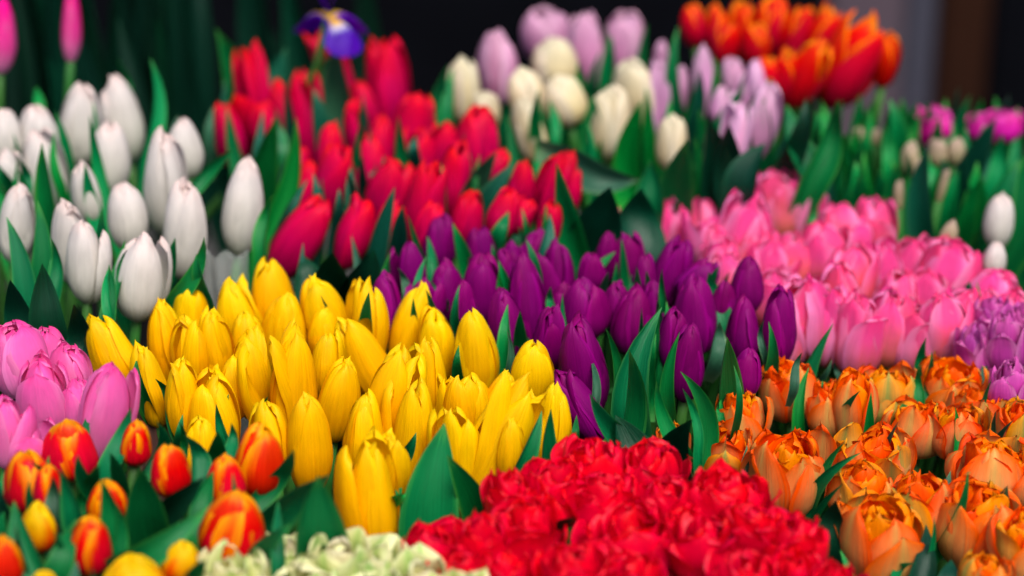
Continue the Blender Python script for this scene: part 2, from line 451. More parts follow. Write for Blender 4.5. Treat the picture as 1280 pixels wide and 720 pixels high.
single('rose', [M['rose'], M['rose'], M['rose_salmon']], 9, close=(0.3, 0.75), wide=(56, 70), tipw=(0.35, 0.7), mid=(0.92, 1.08), curl=(0, 0.2), ruffle=0.05, notch=0.25, extra=4, rib=0.06)
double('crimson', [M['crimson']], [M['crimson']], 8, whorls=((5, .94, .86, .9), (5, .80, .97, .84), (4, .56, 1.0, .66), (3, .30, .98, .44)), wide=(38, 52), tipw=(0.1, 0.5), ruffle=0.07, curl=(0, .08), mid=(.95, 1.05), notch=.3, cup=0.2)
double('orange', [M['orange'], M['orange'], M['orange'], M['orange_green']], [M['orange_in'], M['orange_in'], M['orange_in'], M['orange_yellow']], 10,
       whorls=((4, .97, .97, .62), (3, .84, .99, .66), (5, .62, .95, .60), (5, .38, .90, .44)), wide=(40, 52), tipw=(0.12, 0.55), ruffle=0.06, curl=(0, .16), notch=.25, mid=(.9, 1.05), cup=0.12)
double('parrot', [M['parrot']], [M['parrot_in'], M['parrot']], 5, whorls=((5, 1.0, .88, 1.1), (4, .74, .98, .8), (2, .4, .95, .5)),
       tipw=(0.1, 0.35), wide=(54, 66), ruffle=0.03, curl=(0.0, 0.2), notch=.2)
double('violet', [M['violet']], [M['violet']], 4)
double('fuchsia', [M['fuchsia']], [M['fuchsia']], 3)


# ------------------------------------------------------------------ scene objects
def link(o):
    col.objects.link(o)
    return o


def obj(name, me, parent=None):
    o = bpy.data.objects.new(name, me)
    link(o)
    if parent:
        o.parent = parent
    return o


def tube_mesh(pts, rad0, rad1, mat, seg=6):
    vs, fs, uvs = [], [], []
    n = len(pts)
    for i, p in enumerate(pts):
        t = (pts[min(i + 1, n - 1)] - pts[max(i - 1, 0)]).normalized()
        a = t.orthogonal().normalized() if i == 0 else (a - t * a.dot(t)).normalized()
        b = t.cross(a)
        r = rad0 + (rad1 - rad0) * i / (n - 1)
        for k in range(seg):
            th = 2 * math.pi * k / seg
            vs.append(p + a * (math.cos(th) * r) + b * (math.sin(th) * r))
            uvs.append((k / seg * 0.3 + 0.35, i / (n - 1) * 0.6 + 0.25))
    for i in range(n - 1):
        for k in range(seg):
            fs.append((i * seg + k, i * seg + (k + 1) % seg, (i + 1) * seg + (k + 1) % seg, (i + 1) * seg + k))
    fs.append(tuple(range(seg))[::-1])
    fs.append(tuple((n - 1) * seg + k for k in range(seg)))
    me = bpy.data.meshes.new('stem')
    me.from_pydata([tuple(v) for v in vs], [], fs)
    lay = me.uv_layers.new(name='UVMap')
    for poly in me.polygons:
        poly.use_smooth = True
        for li, vi in zip(poly.loop_indices, poly.vertices):
            lay.data[li].uv = uvs[vi]
    me.materials.append(mat)
    return me


def leaf_mesh(tip, base, w, z, origin, mat, bend=0, ay=None, ext=0.7, fold=None, rot=None, dpush=0.0, lean=None, rng=random, wave=0.03):
    """leaf blade through two pixels; it crosses the height z at pixel row ay, so its distance follows from that height"""
    tx, ty = tip
    bx, by = base
    if ay is None:
        ay = ty + 0.55 * (by - ty)
    s = (ay - ty) / (by - ty) if abs(by - ty) > 4 else 0.5
    D = depth_at(tx + (bx - tx) * s, ay, z) + dpush
    m = D / FPX
    ctr = px_point(tx + (bx - tx) * s, ay, D)
    fold = rng.uniform(0.4, 1.05) if fold is None else fold
    rot = rng.uniform(-0.7, 0.7) if rot is None else rot
    lean = TANP * rng.uniform(0.75, 1.15) if lean is None else lean
    w3 = w * m * 0.5 / max(0.6, math.cos(rot)) / max(0.75, 1 - 0.25 * fold)
    ln = math.hypot(tx - bx, ty - by)
    ax2 = Vector((tx - bx, -(ty - by), 0)) / max(ln, 1)
    nrm2 = Vector((-ax2.y, ax2.x, 0))
    wpts = [(0, .55), (.25, .9), (.48, 1.0), (.68, .84), (.84, .52), (.94, .22), (1, .01)]
    w3 *= 0.92
    if bend == 0:
        bend = rng.uniform(-.09, .09) * ln
    tipcurl = rng.uniform(-0.02, 0.03)
    tw = rng.uniform(-.35, .35)
    ph = rng.uniform(0, 6.28)

    def fn(u, v):
        t = -ext + (1 + ext) * v                 # 0 at visible base, 1 at tip
        px = bx + (tx - bx) * t
        py = by + (ty - by) * t
        off = bend * 4 * t * (1 - t) if t > 0 else bend * 1.6 * t
        c = CAMR @ Vector((((px - tx - (bx - tx) * s) + nrm2.x * off) * m, (-(py - ay) + nrm2.y * off) * m,
                           -(-(ay - py)) * 0 + (ay - py) * m * lean + 0.012 * math.sin(2.2 * t + ph) + tipcurl * max(0, t - .45) ** 2 * 3))
        p = ctr + c
        a3 = CAMR @ Vector((ax2.x, ax2.y, lean * abs(ax2.y))).normalized()
        side = CAMR @ nrm2
        side = (side - a3 * side.dot(a3)).normalized()
        nn = a3.cross(side)
        if nn.dot(CAM_Z) < 0:
            nn = -nn
        q = rot + tw * (v - .5)
        sd = side * math.cos(q) + nn * math.sin(q)
        nd = nn * math.cos(q) - side * math.sin(q)
        ww = w3 * interp(wpts, v)
        p = p + sd * (u * ww) + nd * (fold * ww * (u * u if abs(u) > .25 else abs(u) * .25) + wave * ww * math.sin(7 * v + 3 * u + ph) * abs(u))
        return tuple(p - origin)
    return grid_mesh('leaf', fn, 6, 14, mat)


FLOOR_Z = -0.36
BUNCH = {}


class Bunch:
    def __init__(self, key, z, phrase, group, flowers, leafm, kindword, autoleaf=1, stem_r=0.0032, cat='tulip'):
        self.key, self.z, self.phrase, self.group, self.leafm, self.kindword = key, z, phrase, group, leafm, kindword
        self.flowers = flowers
        self.autoleaf, self.stem_r, self.cat = autoleaf, stem_r, cat
        self.items = []
        BUNCH[key] = self


# flower rows: (kind, tip x, tip y, base x, base y, width) in photo pixels [, own label]
def rows(kind, *data):
    return [(kind,) + d for d in data]


Bunch('white', 0.025, 'white', 'white tulips at the left', rows('white',
    (145, 96, 158, 192, 58, 'tall white tulip with one broad petal, rearmost of the white bunch'), (106, 103, 92, 200, 60), (138, 152, 138, 235, 52), (45, 130, 50, 205, 60), (4, 136, 8, 200, 42),
    (48, 160, 58, 258, 58), (8, 187, 14, 235, 34), (28, 230, 14, 320, 50, 'pink tinged white tulip at the left edge between two leaves'), (100, 204, 112, 274, 42), (92, 247, 85, 345, 48),
    (108, 274, 105, 370, 54, 'white tulip with blush pink side in front of its bunch'), (160, 227, 160, 306, 56), (183, 289, 168, 392, 66, 'lowest white tulip, just above the yellow tulips'), (208, 165, 203, 282, 66),
    (226, 148, 236, 216, 46), (240, 227, 226, 338, 66), (311, 193, 297, 309, 60, 'single egg shaped white tulip standing apart at the right')), 'leaf', 'white tulip', 0)

Bunch('red', 0.0, 'red', 'red tulips behind the purple ones', rows('red',
    (303, 62, 328, 178, 46), (284, 127, 290, 196, 34, 'small red bud between broad leaves, leftmost of its bunch'), (404, 41, 424, 150, 46, 'tall red tulip under the iris with a leaf before it'), (376, 84, 381, 185, 42), (481, 47, 487, 152, 50, 'tallest red tulip against the black background'),
    (478, 141, 474, 215, 36), (524, 114, 508, 200, 54), (606, 132, 592, 212, 58), (434, 181, 408, 258, 46), (462, 166, 464, 242, 44), (500, 197, 478, 272, 52),
    (546, 197, 520, 300, 52), (577, 176, 558, 256, 44), (460, 246, 432, 320, 44), (404, 247, 352, 330, 58, 'dark red tulip leaning right, low at the left of its bunch'), (550, 252, 535, 312, 40), (700, 183, 678, 265, 40),
    (722, 211, 704, 262, 32), (666, 249, 642, 284, 36), (634, 189, 608, 224, 32), (374, 180, 372, 238, 32), (330, 125, 336, 180, 34), (440, 120, 448, 190, 30), (690, 250, 684, 300, 30), (530, 160, 520, 225, 44), (640, 235, 622, 290, 40), (592, 235, 578, 300, 40), (490, 250, 478, 315, 38), (350, 100, 356, 165, 36), (415, 150, 414, 215, 38), (450, 100, 458, 160, 38), (390, 200, 380, 260, 36), (560, 150, 556, 215, 40), (660, 200, 648, 255, 34)), 'leaf_blue', 'red tulip', 0)

Bunch('cream', 0.0, 'cream and lilac', 'cream and lilac tulips at the back', rows('lilac',
    (618, 40, 622, 125, 50), (680, 10, 686, 72, 62), (730, 14, 736, 106, 46), (785, 16, 775, 90, 54, 'square topped lilac tulip, rightmost of the tall lilac ones')) + rows('cream',
    (690, 47, 697, 108, 62), (698, 94, 713, 152, 52), (648, 84, 668, 145, 46), (652, 121, 672, 200, 46), (762, 108, 762, 193, 52, 'rounded cream tulip hanging lowest in the middle of its bunch'), (788, 76, 800, 152, 60), (840, 144, 838, 208, 40), (577, 72, 579, 146, 42, 'cream tulip beside a leaf, leftmost of its bunch'), (605, 114, 608, 162, 38)) + rows('mauve',
    (822, 73, 823, 166, 30), (851, 83, 845, 146, 26), (829, 50, 824, 84, 18)), 'leaf', 'tulip', 1)

Bunch('mauve', 0.01, 'pale pink', 'pale pink tulips beside the cream ones', rows('mauve',
    (876, 54, 880, 146, 34), (914, 72, 922, 124, 34), (947, 74, 952, 128, 44), (962, 104, 940, 196, 48, 'long pale pink tulip, rightmost and largest of its bunch'), (926, 127, 912, 214, 36), (904, 108, 896, 150, 28), (935, 92, 930, 140, 34)), 'leaf', 'pale pink tulip', 1)

Bunch('fire', 0.02, 'red orange', 'red orange tulips at the back', rows('fire',
    (866, 4, 870, 54, 32), (896, 5, 893, 64, 32), (930, 1, 920, 72, 36), (968, -4, 965, 62, 44), (1006, 6, 990, 84, 38), (1042, 8, 1010, 98, 44), (1092, 21, 1040, 124, 64, 'large red orange tulip leaning right, front of the back bunch'), (1112, 40, 1104, 104, 34, 'small red orange tulip at the right end of the back bunch'),
    (984, 60, 974, 124, 38), (1028, 48, 990, 128, 46), (946, 28, 945, 80, 40), (910, 28, 905, 76, 34), (960, 70, 958, 118, 34)), 'leaf', 'red orange tulip', 0)

Bunch('rose', -0.03, 'bright pink', 'bright pink tulips at the right', rows('rose',
    (804, 257, 800, 312, 42, 'bright pink tulip with a green leaf before it, leftmost of its bunch'), (838, 250, 836, 322, 44), (872, 249, 885, 312, 48), (886, 280, 892, 338, 44), (934, 247, 920, 346, 62), (950, 284, 936, 345, 46), (975, 214, 978, 290, 58, 'highest bright pink tulip, rising above its bunch'),
    (1006, 226, 1000, 304, 40), (1045, 254, 1050, 318, 48), (1092, 249, 1090, 326, 48), (1030, 278, 1030, 350, 52), (994, 292, 985, 356, 52), (1064, 308, 1060, 388, 54), (1100, 300, 1100, 382, 54), (1140, 298, 1130, 382, 50),
    (1166, 296, 1160, 374, 44), (1196, 302, 1175, 382, 58), (1224, 318, 1200, 374, 34), (1246, 338, 1240, 402, 50), (1005, 345, 1010, 436, 58), (1042, 358, 1036, 446, 54), (1074, 368, 1070, 460, 50), (1112, 360, 1106, 446, 54),
    (1152, 384, 1142, 456, 52), (1176, 368, 1180, 446, 50), (1212, 362, 1196, 436, 52), (1264, 362, 1258, 420, 46), (986, 398, 985, 450, 34), (900, 300, 898, 352, 40), (964, 300, 958, 360, 42), (1126, 340, 1122, 410, 48), (1052, 332, 1050, 404, 48), (968, 336, 966, 404, 46), (1160, 338, 1158, 410, 48), (1066, 272, 1066, 340, 46), (912, 318, 912, 380, 42), (1236, 362, 1228, 424, 46)), 'leaf', 'bright pink tulip', 0)

Bunch('violet', -0.02, 'violet', 'violet double tulips at the right edge', rows('violet',
    (1226, 402, 1226, 466, 56), (1254, 392, 1262, 462, 50), (1276, 378, 1282, 444, 46), (1262, 450, 1266, 512, 48), (1240, 372, 1240, 420, 44)), 'leaf', 'violet double tulip', 0)

Bunch('purple', 0.0, 'purple', 'purple tulips in the middle', rows('purple',
    (552, 269, 548, 326, 42), (511, 301, 515, 360, 42), (484, 339, 484, 412, 46, 'purple tulip at the left end of its bunch'), (553, 324, 562, 390, 46), (604, 314, 601, 390, 52), (600, 284, 600, 332, 40), (630, 312, 632, 350, 34), (676, 287, 665, 350, 44), (692, 298, 697, 372, 44),
    (656, 317, 661, 424, 58), (625, 361, 637, 436, 50), (728, 345, 732, 408, 58), (738, 316, 740, 356, 34), (760, 289, 755, 345, 28), (782, 291, 786, 350, 44), (794, 356, 790, 430, 54), (852, 299, 834, 370, 52), (888, 324, 862, 370, 48),
    (865, 344, 870, 428, 58), (936, 319, 932, 380, 46), (931, 369, 930, 440, 46), (976, 361, 975, 442, 48, 'dark purple tulip standing before the bright pink ones, rightmost purple'), (936, 434, 930, 488, 42), (862, 404, 858, 486, 46), (840, 384, 842, 452, 40),
    (720, 389, 736, 500, 66, 'largest purple tulip, in front beside the yellow tulips'), (690, 381, 686, 448, 40), (696, 460, 742, 536, 46, 'purple tulip leaning left, lowest of its bunch behind the yellow'), (772, 350, 768, 400, 36), (640, 300, 640, 345, 36), (706, 352, 702, 404, 40), (816, 350, 820, 405, 36), (578, 350, 580, 400, 38), (530, 345, 530, 395, 36), (808, 318, 806, 360, 34), (905, 350, 905, 400, 36)), 'leaf', 'purple tulip', 0)

Bunch('yellow', 0.0, 'yellow', 'yellow tulips in the middle', rows('yellow',
    (114, 392, 152, 480, 64, 'yellow tulip leaning left, leftmost of the yellow bunch'), (176, 428, 192, 512, 48, 'pointed yellow tulip behind two small leaves at the left'), (206, 374, 211, 462, 54), (234, 394, 238, 470, 46), (240, 359, 240, 425, 48), (271, 384, 268, 462, 50), (289, 347, 300, 424, 54), (311, 407, 314, 500, 58),
    (334, 324, 342, 410, 58, 'highest yellow tulip at the back of the bunch'), (356, 364, 350, 450, 62), (394, 345, 412, 420, 58), (372, 401, 362, 534, 66, 'large smooth yellow tulip in the middle left of its bunch'), (404, 384, 405, 440, 42), (411, 411, 405, 478, 44), (456, 346, 462, 432, 46), (424, 395, 468, 486, 62, 'creased open yellow tulip leaning left'),
    (432, 448, 418, 530, 56), (532, 352, 505, 442, 54), (540, 384, 546, 460, 50), (534, 414, 536, 520, 54), (590, 386, 596, 482, 66, 'broad yellow tulip with notched tip beside the purple ones'), (512, 432, 478, 550, 64, 'large yellow tulip leaning right in the middle of its bunch'), (525, 474, 514, 600, 56), (388, 488, 386, 592, 62),
    (457, 490, 452, 580, 60), (460, 538, 465, 692, 74, 'longest yellow tulip, hanging lowest in front above the cream ones'), (565, 464, 562, 540, 34), (588, 464, 586, 540, 58), (636, 464, 618, 515, 40), (662, 468, 600, 612, 66, 'long yellow tulip leaning far to the right in front'), (668, 421, 664, 490, 56, 'pointed yellow tulip at the right top before the purple'), (695, 478, 690, 578, 50, 'rightmost yellow tulip, behind two narrow leaves'),
    (568, 503, 574, 602, 56, 'yellow tulip behind the broad green leaf in front'), (230, 449, 226, 530, 52), (264, 462, 270, 560, 64), (292, 444, 290, 510, 46), (330, 500, 340, 580, 54), (250, 520, 250, 590, 50), (306, 388, 310, 440, 44), (490, 540, 492, 610, 46), (640, 520, 636, 590, 46)), 'leaf', 'yellow tulip', 0)

Bunch('pink', 0.02, 'pink', 'pink tulips at the left edge', rows('pink',
    (18, 404, 26, 492, 78, 'wide open pink tulip at the left edge, highest of its bunch'), (57, 408, 62, 490, 58), (54, 448, 56, 552, 72, 'rounded pink tulip in the middle of the left bunch'), (88, 428, 88, 505, 54), (147, 456, 118, 572, 68, 'pink tulip leaning right, standing apart beside the yellow ones'), (8, 494, 6, 580, 50), (96, 472, 96, 540, 44), (-4, 408, -8, 470, 50), (32, 520, 34, 590, 50)), 'leaf', 'pink tulip', 0)

Bunch('flame', 0.025, 'red and yellow', 'red and yellow tulips in the front left', rows('flame',
    (86, 522, 84, 594, 64, 'red and yellow tulip in front of the pink ones'), (32, 561, 40, 636, 70, 'plump orange red tulip at the left edge'), (62, 578, 60, 636, 36), (8, 666, 4, 730, 44, 'dark red tulip in the bottom left corner'), (134, 600, 132, 650, 48), (118, 643, 108, 714, 50), (174, 524, 166, 578, 38), (212, 553, 213, 616, 46, 'red tulip with a yellow middle band above a broad leaf'), (284, 568, 280, 630, 48),
    (326, 527, 318, 614, 58, 'bright red tulip with yellow tip before the yellow bunch'), (302, 611, 280, 702, 78, 'largest red tulip with yellow edges, front right of its bunch')) + rows('flame_yellow', (52, 626, 46, 684, 46, 'yellow tulip with a red side under the plump orange red one'), (232, 675, 220, 722, 44, 'small yellow bud with red flush low before the leaves'), (166, 694, 166, 760, 78, 'wide yellow tulip cut off by the bottom edge'), (56, 710, 54, 750, 32)), 'leaf', 'red and yellow tulip', 0)

Bunch('parrot', 0.01, 'cream green', 'cream green double tulips at the bottom', rows('parrot',
    (282, 684, 282, 756, 74), (330, 674, 330, 746, 78), (372, 664, 374, 736, 80), (424, 668, 424, 738, 84), (474, 678, 474, 748, 82), (524, 696, 526, 764, 78), (396, 702, 396, 766, 74), (566, 716, 566, 778, 66)), 'leaf', 'cream green double tulip', 0)

Bunch('crimson', 0.006, 'red', 'red double tulips at the bottom', rows('crimson',
    (544, 656, 546, 730, 92, 'red double tulip at the left end, beside the cream green ones'), (642, 590, 642, 660, 66), (656, 628, 656, 700, 88), (700, 578, 694, 650, 90), (742, 550, 742, 624, 92, 'highest red double tulip at the back of the front bunch'), (812, 556, 816, 626, 92), (758, 590, 756, 656, 82), (832, 600, 838, 672, 84),
    (786, 634, 794, 722, 104, 'large red double tulip with a leaf tip before it, centre front'), (908, 588, 914, 664, 96), (880, 640, 882, 722, 100), (942, 630, 936, 694, 80), (986, 640, 986, 714, 86, 'red double tulip at the right end, below the orange ones'), (718, 680, 720, 756, 88), (790, 694, 792, 760, 74), (598, 644, 602, 712, 66), (634, 684, 634, 750, 78),
    (930, 690, 930, 760, 88), (1042, 704, 1042, 766, 60), (572, 692, 572, 756, 74), (992, 692, 992, 756, 76)), 'leaf_grey', 'red double tulip', 0)

Bunch('orange', -0.03, 'orange', 'orange double tulips at the right', rows('orange',
    (986, 538, 984, 640, 86, 'golden orange double tulip just above the red ones'), (914, 530, 908, 604, 64, 'orange double tulip at the left end, above the red ones'), (926, 484, 930, 552, 62), (838, 526, 842, 580, 34, 'small orange tulip nearly hidden by leaves, apart at the left'), (984, 448, 988, 520, 64), (1034, 470, 1040, 540, 56), (1066, 460, 1068, 546, 52, 'orange tulip with a single smooth pointed outer petal'), (1112, 456, 1112, 530, 68),
    (1192, 448, 1190, 526, 76), (1146, 500, 1146, 566, 72), (1224, 480, 1214, 546, 66), (1094, 530, 1096, 612, 82), (1098, 618, 1100, 722, 96, 'orange double tulip with green streaked petals in front'), (1082, 574, 1074, 656, 74), (1152, 582, 1150, 686, 74, 'smooth orange tulip with red heart beside a long leaf'), (1228, 600, 1224, 706, 100, 'large pale orange double tulip at the front right'),
    (1238, 544, 1236, 620, 82), (1268, 496, 1274, 570, 56), (1276, 632, 1284, 720, 66), (1234, 690, 1226, 756, 56), (1200, 500, 1196, 570, 62), (1270, 560, 1276, 626, 58)), 'leaf', 'orange double tulip', 0)

Bunch('back_right', -0.02, 'unopened', 'small blooms among the leaves at the back right', rows('fuchsia',
    (1168, 134, 1168, 178, 54), (1255, 136, 1255, 174, 52), (1222, 140, 1222, 172, 30)) + rows('beige', (1138, 176, 1138, 215, 30), (1150, 196, 1150, 240, 26), (1172, 174, 1172, 204, 40), (1196, 172, 1194, 202, 34), (1124, 224, 1124, 260, 18), (1185, 210, 1175, 250, 16), (1192, 274, 1180, 312, 30), (1074, 158, 1072, 182, 18), (1096, 160, 1096, 180, 20)) + rows('white',
    (1250, 242, 1248, 304, 42, 'round white bloom before the broad leaf at the right edge'), (1244, 302, 1242, 342, 34, 'small white bloom under the round white one at right')), 'leaf', 'bloom', 0)

Bunch('tall', 0.06, 'hot pink', 'hot pink tulips in the top left corner', rows('hotpink',
    (8, -6, -4, 92, 44, 'hot pink tulip cut off by the top left corner'), (95, -16, 84, 78, 30, 'narrow hot pink bud at the top edge above the white tulips')), 'leaf_dark', 'hot pink tulip', 0)

ORD = ['zeroth', 'first', 'second', 'third', 'fourth', 'fifth', 'sixth', 'seventh', 'eighth', 'ninth', 'tenth', 'eleventh', 'twelfth', 'thirteenth']

KINDWORD = {'lilac': 'lilac tulip', 'cream': 'cream tulip', 'mauve': 'pale pink tulip', 'beige': 'beige unopened tulip', 'fuchsia': 'fluffy fuchsia bloom', 'white': 'white tulip',
            'flame_yellow': 'yellow tulip with red flush', 'parrot': 'cream green double tulip', 'crimson': 'red double tulip', 'orange': 'orange double tulip', 'violet': 'violet double tulip', 'rose': 'bright pink tulip',
            'flame': 'red and yellow tulip', 'fire': 'red orange tulip', 'hotpink': 'hot pink tulip', 'red': 'red tulip', 'purple': 'purple tulip', 'yellow': 'yellow tulip', 'pink': 'pink tulip'}
BUNCHWORD = {'white': 'the white bunch', 'red': 'the red bunch', 'cream': 'the cream and lilac bunch', 'mauve': 'the pale pink bunch', 'fire': 'the red orange bunch', 'rose': 'the bright pink bunch', 'violet': 'the violet bunch',
             'purple': 'the purple bunch', 'yellow': 'the yellow bunch', 'pink': 'the left pink bunch', 'flame': 'the front left bunch', 'parrot': 'the cream green bunch', 'crimson': 'the red double bunch', 'orange': 'the orange bunch',
             'back_right': 'the leafy back corner', 'tall': 'the top left corner'}
NAME = {'parrot': 'double_tulip', 'crimson': 'double_tulip', 'orange': 'double_tulip', 'violet': 'double_tulip', 'fuchsia': 'double_tulip'}


def place_head(root, variant, tip, base, R3, spin, loose=0.022):
    axis = tip - base
    L = axis.length
    q = axis.to_track_quat('Z', 'Y').to_matrix().to_4x4()
    rg = random.Random(int(abs(tip.x) * 1e5 + abs(tip.y) * 1e4))
    el = rg.uniform(0.9, 1.08)
    M0 = Matrix.Translation(base - root.location) @ q @ Matrix.Rotation(spin, 4, 'Z') @ Matrix.Diagonal((R3 * el, R3 / el, L, 1))
    for i, me in enumerate(variant):
        p = obj('petal', me, root)
        a0 = me['angle']
        th = rg.gauss(-loose * 0.5, loose) if i >= 3 else rg.gauss(0, loose)
        if i < 3 and rg.random() < 0.08:
            th += rg.uniform(2, 5) * loose
        M1 = Matrix.Rotation(th, 4, Vector((-math.sin(a0), math.cos(a0), 0)))
        p.matrix_basis = M0 @ M1 @ Matrix.Diagonal((1, 1, rg.uniform(.95, 1.03), 1))


WID = {'crimson': 1.08, 'orange': 1.2, 'flame': 1.1, 'flame_yellow': 1.08, 'mauve': 0.9, 'hotpink': 0.85, 'parrot': 1.12, 'beige': 0.72, 'rose': 1.26, 'violet': 1.2, 'purple': 1.0, 'red': 1.02, 'yellow': 0.95, 'white': 0.89}
LOOSE = {'hotpink': 0.006, 'beige': 0.01, 'rose': 0.05, 'orange': 0.035, 'crimson': 0.04, 'red': 0.03, 'pink': 0.03}
LEN = {'hotpink': 1.0, 'beige': 1.3, 'yellow': 1.6, 'purple': 1.45, 'red': 1.45, 'rose': 1.3, 'white': 1.2, 'flame': 1.2, 'flame_yellow': 1.2}

# bucket spots first, from the mean place of each bunch's blooms
for b in BUNCH.values():
    pts = []
    for f in b.flowers:
        kind, tx, ty, bx, by, w = f[:6]
        cx, cy = (tx + bx) / 2, (ty + by) / 2
        pts.append(px_point(cx, cy, depth_at(cx, cy, b.z)))
    b.center = sum(pts, Vector()) / len(pts)
    b.spot = Vector((b.center.x * 1.12, b.center.y + 0.02, 0))

# keep the buckets apart
bl = list(BUNCH.values())
BR = 0.062
for it in range(200):
    for i in range(len(bl)):
        for j in range(i):
            d = bl[i].spot - bl[j].spot
            l = d.length
            if l < 2 * BR + 0.012:
                d = d / max(l, 1e-4) * (2 * BR + 0.012 - l) * 0.5
                bl[i].spot += d
                bl[j].spot -= d

for b in BUNCH.values():
    info = []
    for f in b.flowers:
        kind, tx, ty, bx, by, w = f[:6]
        lab = f[6] if len(f) > 6 else None
        info.append([f, (tx + bx) / 2, (ty + by) / 2, lab])
    # rows from back to front for the labels, separately per kind
    labels = {}
    for kd in {f[0] for f in b.flowers}:
        idx = [i for i, q in enumerate(info) if q[0][0] == kd]
        n = len(idx)
        nrow = 1 if n <= 6 else 2 if n <= 12 else 3 if n <= 24 else 4
        idx.sort(key=lambda i: info[i][2])
        names = {1: [''], 2: ['back row', 'front row'], 3: ['back row', 'middle row', 'front row'], 4: ['back row', 'second row', 'third row', 'front row']}[nrow]
        for r in range(nrow):
            part = idx[r * n // nrow:(r + 1) * n // nrow]
            part.sort(key=lambda i: info[i][1])
            for k, i in enumerate(part):
                f = info[i][0]
                dx = (f[1] - f[3]) / max(10, abs(f[4] - f[2]))
                post = ' leaning right' if dx > .22 else ' leaning left' if dx < -.22 else ''
                where = ('only one' if len(part) == 1 else 'leftmost' if k == 0 else 'rightmost' if k == len(part) - 1 else ORD[k + 1] + ' from left')
                labels[i] = '%s%s, %s in %s%s' % (KINDWORD[kd], post, where, (names[r] + ' of ') if names[r] else '', BUNCHWORD[b.key])
    for i, (f, cx, cy, lab) in enumerate(info):
        kind, tx, ty, bx, by, w = f[:6]
        rng = random.Random(i * 13 + hash_s(b.key))
        D = depth_at(cx, cy, b.z + rng.uniform(-.007, .007))
        m = D / FPX
        ctr = px_point(cx, cy, D)
        lz = (by - ty) * m * TANP * rng.uniform(0.7, 1.1)
        half = (CAMR @ Vector(((tx - bx) * m, (by - ty) * m, lz))) * 0.5
        tip, base = ctr + half, ctr - half * LEN.get(kind, 1.18)
        R3 = w * m * 0.5 * WID.get(kind, 0.96)
        foot = Vector((b.spot.x + (cx - 640) * 0 + max(-.042, min(.042, (base.x - b.center.x) * .35)), b.spot.y + max(-.042, min(.042, (base.y - b.center.y) * .35)), FLOOR_Z + 0.02))
        root = bpy.data.objects.new(NAME.get(kind, 'tulip'), None)
        root.empty_display_size = 0.01
        link(root)
        root.location = foot
        root['label'] = lab or labels[i]
        root['category'] = b.cat
        root['group'] = b.group
        var = HEADS[kind]
        egg = bool(lab and 'egg' in lab)
        place_head(root, var[0 if egg else rng.randrange(len(var))], tip, base, R3, rng.uniform(0, 6.28), 0.004 if egg else LOOSE.get(kind, 0.022))
        # stem
        ax = half.normalized()
        c1 = base - ax * 0.09
        c2 = Vector((foot.x, foot.y, FLOOR_Z + 0.16))
        p0 = base + ax * 0.003
        pts = []
        for k in range(9):
            t = k / 8
            pts.append(p0 * (1 - t) ** 3 + c1 * 3 * t * (1 - t) ** 2 + c2 * 3 * t * t * (1 - t) + foot * t ** 3 - foot)
        obj('stem', tube_mesh(pts, b.stem_r, b.stem_r * 1.25, M['stem'], 7), root)
        b.items.append((root, cx, cy, base, (bx, by), D))
        # leaves of the stem that stay below the bloom
        for k in range(b.autoleaf + (1 if b.autoleaf and rng.random() < .4 else 0)):
            tpx = (bx + rng.uniform(-34, 34), by + rng.uniform(-26, 22))
            bpx = (bx + rng.uniform(-10, 10), by + rng.uniform(75, 110))
            me = leaf_mesh(tpx, bpx, rng.uniform(18, 34), b.z - (by - cy) * m * 0.9, foot, M[b.leafm], bend=rng.uniform(-8, 8), ay=by + 10, ext=0.5, rng=rng, dpush=rng.uniform(0.0, 0.02))
            obj('leaf', me, root)


def leaf(bk, tip, base, w, mat=None, **kw):
    b = BUNCH[bk]
    best = min(b.items, key=lambda q: (q[1] - base[0]) ** 2 + (q[2] - base[1] + 10) ** 2)
    root = best[0]
    rng = random.Random(int(tip[0] * 7 + tip[1] * 13))
    kw.setdefault('rng', rng)
    me = leaf_mesh(tip, base, w, b.z, root.location.copy(), M[mat or b.leafm], **kw)
    return obj('leaf', me, root)


